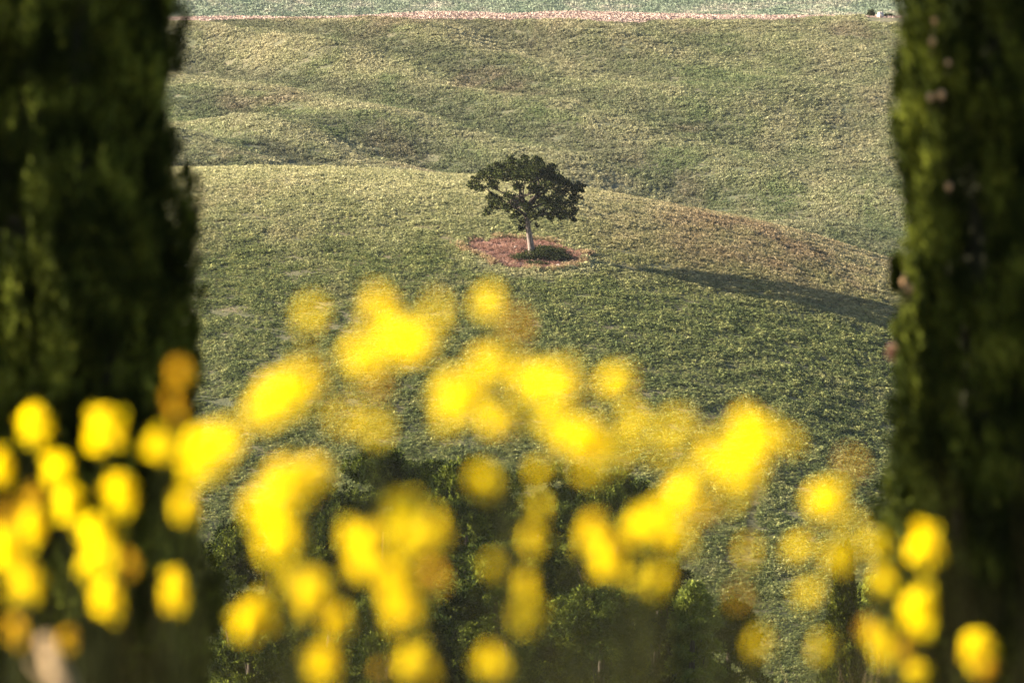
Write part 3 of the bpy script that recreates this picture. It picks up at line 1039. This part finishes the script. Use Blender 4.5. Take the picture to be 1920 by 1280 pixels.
for (px, py, r) in [(1745, 182, .019), (1765, 178, .021), (1695, 528, .016), (1706, 541, .02), (1779, 350, .017), (1748, 78, .017), (1752, 40, .014),
                    (1778, 118, .014)]:
    tgt = at(px, py, CYR)
    dx = tgt.x - cyR.location.x
    surf = CYR - math.sqrt(max(.02, .80 ** 2 - dx * dx)) - .07
    cone(px, py, r, cyR, zgR, Yd=surf)


def sprig(px, py, w_, h_, parent, pz, seed, mat=M_cyp, Yd=None):
    c = at(px, py, Yd or CYR)
    root = at(px + 45, py + 40, Yd or CYR)
    r_ = np.random.default_rng(seed)
    n = 420
    d = r_.normal(0, 1, (n, 3)); d /= np.linalg.norm(d, axis=1, keepdims=True)
    Pp = d * r_.uniform(.3, 1, (n, 1)) * np.array([w_, w_, h_])
    V, F = leaves(Pp, d + np.array([-.4, 0, 1]), .06, .02, r_)
    o = mesh_np('sprig', V, F, mat, parent)
    o.location = (c.x - parent.location.x, c.y - parent.location.y, c.z - pz)
    rt = root - c
    tube_obj('twig', [([(0, 0, 0), tuple(rt * .5), tuple(rt * 1.5)], [.004, .007, .01])], M_dbark, o, seg=5)


sprig(1690, 158, .04, .06, cyR, zgR, 1)
sprig(1683, 497, .045, .07, cyR, zgR, 2)
sprig(1680, 532, .03, .05, cyR, zgR, 3)
sprig(1674, 662, .02, .03, cyR, zgR, 4, M_redg)

# ------------------------------------------------------------------ foreground: yellow broom sprays


def petals_mesh(r_, size, nfl, mat, nm='blossom'):
    """a blossom head: nfl pea-like florets, each of banner, two wings and keel, on an egg-shaped head"""
    V, F = [], []
    for i in range(nfl):
        d = r_.normal(0, 1, 3); d /= np.linalg.norm(d)
        c = d * size * r_.uniform(.12, .46, 1) * np.array([1, 1, 1.15])
        up = np.array([0, 0, 1.]) + r_.normal(0, .2, 3)
        sd_ = np.cross(d, up); sd_ /= np.linalg.norm(sd_) + 1e-6
        up = np.cross(sd_, d); up /= np.linalg.norm(up) + 1e-6
        L = max(.011, size * .30) * r_.uniform(.8, 1.2)
        b = len(V)
        # banner: rounded folded petal
        for (s_, t_, o_) in ((0, 0, 0), (-.55, .35, .35), (-.5, .95, .25), (0, 1.15, .1), (.5, .95, .25), (.55, .35, .35)):
            V.append(c + sd_ * s_ * L + up * t_ * L * .9 + d * o_ * L * .7)
        F += [(b, b + 1, b + 2, b + 3), (b, b + 3, b + 4, b + 5)]
        b = len(V)                                                    # wings
        for sg in (-1, 1):
            for (s_, t_, o_) in ((.08, 0, 0), (.35, .18, .55), (.25, -.05, 1.0), (.1, -.28, .6)):
                V.append(c + sd_ * s_ * sg * L + up * t_ * L + d * o_ * L)
            F.append(tuple(range(b, b + 4)) if sg > 0 else tuple(range(b, b + 4))[::-1]); b += 4
        for (s_, t_, o_) in ((0, 0, 0), (.06, -.1, .6), (0, .05, .95), (-.06, -.1, .6)):  # keel
            V.append(c + sd_ * s_ * L + up * t_ * L + d * o_ * L)
        F.append(tuple(range(b, b + 4)))
    return np.array(V), np.array(F)


def broom(bx, Yd, label, blobs, seed):
    """one flowering broom plant: stems rising from the ground, one to each blossom head
    blobs: (px, py, width px, height px, opacity, orange?, distance)"""
    zg = Hf(bx, Yd)
    o = empty('broom_plant', (bx, Yd, zg), label, 'flowering plant', 'yellow flowering brooms close to the viewer')
    r_ = np.random.default_rng(seed)
    for i, bl in enumerate(blobs):
        px, py, wv, hv, op, org, d = bl
        d += r_.uniform(-.9, .9)
        op = op ** 1.3 if not org else op * .48
        c = at(px, py, d)
        blur = 53.3 * (LENS * LENS / 3.4) * (1 / (d * 1000) - 1 / (FOCUS * 1000))
        sz = blur * math.sqrt(min(op, 1.0)) if op < .95 else max(.68 * wv, blur * .74)
        size_m = sz * K * d
        asp = hv / wv
        nfl = int(np.clip(26 * op + 5, 6, 30))
        V, F = petals_mesh(r_, size_m * 1.02, nfl, None)
        V = V * np.array([1, 1, asp])
        h = mesh_np('blossom', V, F, M_petal_o if org else M_petal, o)
        h.location = (c.x - bx, c.y - Yd, c.z - zg)
        # stem from the ground to the head
        st = np.array([r_.uniform(-.08, .08), r_.uniform(-.08, .08), -.03])
        e = np.array([c.x - bx, c.y - Yd, c.z - zg])
        mid = st + (e - st) * np.array([.35, .35, .6]) + r_.normal(0, .02, 3)
        pts = [st]
        for t in (.25, .5, .75, 1.0):
            pts.append((1 - t) ** 2 * st + 2 * t * (1 - t) * mid + t * t * e)
        tube_obj('stem', [(pts, [.004, .0032, .0026, .0021, .0015])], M_stem, o, seg=5)
    return o


G = [
    ('yellow flowering broom at the far left edge, low before the left cypress', 20,
     [(12, 1030, 90, 110, 1, 0, 12), (45, 1095, 90, 120, 1, 0, 12), (65, 800, 78, 95, 1, 0, 13), (0, 880, 50, 80, .8, 0, 12), (62, 985, 74, 95, 1, 0, 13),
      (60, 930, 50, 60, .5, 1, 12), (125, 1200, 60, 80, .55, 1, 11.5), (28, 1180, 60, 80, .5, 1, 11.5), (20, 970, 60, 80, .4, 1, 11)]),
    ('yellow flowering broom with seven round heads before the dark left cypress', 175,
     [(198, 812, 100, 115, 1, 0, 11), (108, 882, 74, 85, 1, 0, 13), (128, 948, 70, 90, 1, 0, 13), (228, 925, 90, 90, 1, 0, 12),
      (185, 1020, 105, 130, 1, 0, 11.5), (202, 1122, 66, 90, .9, 0, 12), (175, 1060, 80, 90, .9, 0, 12), (240, 1060, 60, 80, .3, 1, 11)]),
    ('yellow flowering broom along the right edge of the left cypress', 345,
     [(335, 700, 70, 110, .45, 1, 10), (320, 760, 60, 100, .4, 1, 10), (300, 835, 85, 90, .75, 0, 10.5), (385, 850, 120, 110, 1, 0, 9), (430, 825, 70, 80, .6, 0, 8.5),
      (345, 955, 80, 90, .7, 0, 11), (325, 1107, 78, 95, 1, 0, 12), (365, 900, 80, 80, .4, 0, 9)]),
    ('yellow flowering broom alone against the hill, left of centre at mid height', 520,
     [(530, 740, 115, 110, 1, 0, 8.5), (492, 772, 90, 80, .8, 0, 8.5), (568, 728, 80, 90, .6, 0, 8), (580, 590, 80, 80, .38, 0, 8.5), (545, 910, 110, 110, 1, 0, 9),
      (505, 960, 95, 100, .9, 0, 9), (520, 1015, 85, 100, .8, 0, 9.5), (588, 890, 85, 90, .9, 0, 9)]),
    ('tall yellow flowering broom left of centre, topmost cluster below the oak on the left', 730,
     [(715, 580, 85, 80, .7, 0, 8), (748, 640, 105, 100, 1, 0, 8), (688, 672, 85, 80, .75, 0, 8), (822, 590, 70, 80, .32, 0, 8), (790, 645, 80, 80, .6, 0, 8),
      (712, 722, 75, 70, .22, 1, 8), (650, 785, 80, 60, .32, 0, 8), (705, 800, 80, 70, .30, 0, 8)]),
    ('yellow flowering broom whose top heads hang just under the oak patch', 930,
     [(915, 565, 80, 90, .62, 0, 8.5), (968, 615, 75, 80, .42, 1, 8.5), (920, 690, 100, 100, .75, 0, 8), (870, 745, 120, 110, 1, 0, 8),
      (840, 790, 80, 70, .35, 0, 8), (985, 710, 90, 80, .7, 0, 8), (1050, 720, 95, 80, .85, 0, 8.2), (940, 795, 80, 75, .8, 0, 8.5), (1000, 775, 80, 70, .5, 0, 8), (905, 900, 70, 80, .55, 0, 9.5)]),
    ('yellow flowering broom right of centre at mid height', 1110,
     [(1155, 715, 85, 80, .72, 0, 8.5), (1095, 830, 115, 100, 1, 0, 8.5), (1045, 800, 80, 70, .7, 0, 8), (1190, 790, 90, 80, .55, 0, 8), (1165, 850, 90, 80, .45, 0, 8),
      (1270, 800, 85, 80, .42, 0, 8), (1105, 885, 80, 60, .35, 0, 8), (1240, 850, 80, 60, .2, 0, 8)]),
    ('yellow flowering broom with a bright head against the hill, between centre and right cypress', 1390,
     [(1425, 825, 110, 95, 1, 0, 8.5), (1345, 855, 100, 90, .7, 0, 8), (1385, 885, 90, 90, .75, 0, 8), (1475, 830, 80, 60, .4, 0, 8), (1400, 785, 75, 60, .6, 0, 8.5),
      (1300, 880, 80, 70, .25, 0, 8), (1380, 935, 80, 60, .25, 0, 8), (1410, 1030, 70, 70, .22, 0, 8), (1390, 1120, 80, 80, .24, 1, 8.5), (1320, 960, 80, 80, .18, 1, 8)]),
    ('yellow flowering broom in front of the tall pines, large merged cluster', 735,
     [(755, 955, 110, 90, .9, 0, 9), (700, 1020, 105, 110, 1, 0, 9.5), (775, 1015, 100, 90, .9, 0, 9), (690, 1060, 80, 90, .9, 0, 10), (735, 1090, 110, 100, 1, 0, 9.5),
      (765, 1145, 100, 100, 1, 0, 10), (815, 1000, 70, 90, .5, 0, 9), (815, 1080, 60, 80, .4, 1, 9), (650, 1000, 60, 80, .35, 0, 9)]),
    ('yellow flowering broom low at the bottom left of centre', 530,
     [(478, 1160, 92, 120, 1, 0, 11), (585, 1115, 100, 110, 1, 0, 10.5), (630, 1165, 90, 90, .8, 0, 10), (605, 1240, 90, 90, .95, 0, 10.5), (545, 1090, 70, 80, .5, 0, 10)]),
    ('two yellow broom heads at the bottom edge of the middle', 850,
     [(780, 1248, 95, 100, 1, 0, 11), (915, 1245, 95, 90, .75, 0, 10), (720, 1255, 60, 50, .3, 1, 10)]),
    ('dim orange yellow broom spray before the shaded trees in the middle', 980,
     [(1000, 1010, 75, 90, .5, 0, 10), (1010, 950, 60, 80, .30, 0, 9.5), (985, 1095, 74, 80, .55, 0, 10.5), (990, 1150, 70, 90, .5, 0, 10), (925, 1060, 80, 80, .25, 0, 9.5),
      (1010, 880, 60, 70, .2, 0, 9)]),
    ('yellow flowering broom with slanting bright heads before the dark pine', 1190,
     [(1145, 1045, 85, 120, 1, 0, 11), (1110, 1005, 70, 80, .7, 0, 10.5), (1200, 1085, 70, 80, .4, 0, 10), (1240, 1085, 70, 80, .4, 0, 10), (1235, 975, 105, 90, 1, 0, 9.5),
      (1285, 930, 100, 90, 1, 0, 9.5), (1200, 990, 70, 70, .8, 0, 10), (1275, 1010, 80, 80, .4, 0, 9)]),
    ('pale yellow broom spray on the hill beside the right cypress', 1560,
     [(1550, 940, 85, 90, .85, 0, 9), (1595, 872, 80, 70, .22, 1, 9), (1580, 1040, 110, 70, .8, 0, 9.5), (1500, 1025, 80, 70, .45, 0, 9), (1640, 1020, 80, 70, .42, 0, 9),
      (1520, 1110, 70, 70, .45, 0, 10), (1655, 1092, 70, 80, .55, 0, 10), (1540, 1210, 65, 80, .5, 0, 10), (1600, 990, 70, 60, .3, 0, 9)]),
    ('yellow flowering broom low in front of the right cypress', 1690,
     [(1733, 1025, 80, 105, 1, 0, 12.5), (1722, 1150, 84, 120, 1, 0, 12), (1650, 1205, 90, 100, .95, 0, 11), (1625, 1175, 60, 80, .4, 1, 11), (1718, 1262, 66, 60, .8, 0, 12),
      (1690, 1215, 70, 90, .7, 1, 11.5), (1425, 1200, 60, 70, .3, 0, 10)]),
    ('single yellow and orange broom head at the bottom right corner', 1830,
     [(1832, 1215, 80, 95, 1, 0, 12.5), (1850, 1250, 60, 70, .6, 1, 12)]),
]
for gi_, (lab, pxb, blobs) in enumerate(G):
    dm = float(np.mean([b[6] for b in blobs]))
    bx = (pxb - 960) * K * dm
    broom(bx, dm, lab, blobs, 200 + gi_)

# blurred grass and broom twigs along the bottom of the view
cst = []
for i in range(4):
    r_ = np.random.default_rng(300 + i)
    V, F = [], []
    for j in range(9):
        a = r_.uniform(0, 6.28); l = r_.uniform(.5, 1.0); lean = r_.uniform(.02, .22)
        w_ = .004
        base = np.array([r_.uniform(-.08, .08), r_.uniform(-.08, .08), 0])
        s_ = np.array([math.cos(a + 1.57), math.sin(a + 1.57), 0]) * w_
        b = len(V)
        for t in (0, .35, .7, 1):
            c = base + np.array([math.cos(a) * lean * t * t, math.sin(a) * lean * t * t, l * t])
            V += [c - s_ * (1 - .8 * t), c + s_ * (1 - .8 * t)]
        F += [(b + 2 * q, b + 2 * q + 1, b + 2 * q + 3, b + 2 * q + 2) for q in range(3)]
    me = bpy.data.meshes.new('grass_stems'); me.from_pydata([tuple(v) for v in V], [], F); me.materials.append(M_grass)
    cst.append(me)
cstc = proto_coll('stem_tufts', cst)
X = rng.uniform(-1.3, 1.3, 110); Y = rng.uniform(6.5, 15, 110)
X = X * Y / 9
Zt = H(X, Y)
Ln = np.array([at(960, 1080 + 130 * vnoise(np.array([xx * 3.]), np.array([yy]), 77)[0] + rng.uniform(0, 160), yy).z for xx, yy in zip(X, Y)]) - Zt
k = Ln > .2
instancer('tall_grass', np.stack([X, Y, Zt], 1)[k], (Ln / .85)[k], cstc, 'tall wild grass stems rising between the yellow flowers', tilt=.1)

# dry stalks further down the slope, on the right
X = rng.uniform(5, 16, 260); Y = rng.uniform(85, 112, 260)
cdr = proto_coll('dry_stems', [])
for m in cst:
    m2 = m.copy(); m2.materials.clear(); m2.materials.append(M_dry); m2.name = 'dry_stems'
    cdr.objects.link(bpy.data.objects.new('dry_stems', m2))
instancer('dry_grass', np.stack([X, Y, H(X, Y)], 1), rng.uniform(.7, 2.0, 260), cdr, 'dry straw coloured stalks low on the right below the hill', tilt=.12)

# pale broken branch leaning at the bottom left
d0 = 12.0
p0, p1 = at(135, 1330, d0), at(85, 1195, d0 + .1)
g0 = Vector((p0.x + .12, d0 - .05, Hf(p0.x + .12, d0) - .05))
br = empty('dead_branch', (g0.x, g0.y, g0.z), 'pale dead branch leaning at the bottom left corner', 'branch')
tube_obj('wood', [([(0, 0, 0), tuple(p0 - g0), tuple(p1 - g0)], [.032, .027, .018]), ([tuple(p0 - g0), tuple(at(60, 1240, d0) - g0)], [.012, .006])], M_wood, br, seg=8, jitter=.1)

# ------------------------------------------------------------------ haze
me = bpy.data.meshes.new('haze')
x0, x1, y0, y1, z0, z1 = -1900, 1900, -80, 2760, -90, 14
me.from_pydata([(x0, y0, z0), (x1, y0, z0), (x1, y1, z0), (x0, y1, z0), (x0, y0, z1), (x1, y0, z1), (x1, y1, z1), (x0, y1, z1)], [],
               [(0, 3, 2, 1), (4, 5, 6, 7), (0, 1, 5, 4), (1, 2, 6, 5), (2, 3, 7, 6), (3, 0, 4, 7)])
mh = bpy.data.materials.new('haze'); mh.use_nodes = True
mh.node_tree.nodes.clear()
pv = mh.node_tree.nodes.new('ShaderNodeVolumePrincipled')
pv.inputs['Color'].default_value = (.80, .86, 1.0, 1)
pv.inputs['Density'].default_value = 0.000020
pv.inputs['Anisotropy'].default_value = 0.2
mo = mh.node_tree.nodes.new('ShaderNodeOutputMaterial')
mh.node_tree.links.new(pv.outputs[0], mo.inputs['Volume'])
me.materials.append(mh)
hz = bpy.data.objects.new('haze', me); col.objects.link(hz)
hz['kind'] = 'stuff'; hz['label'] = 'thin bluish air haze over the valley'
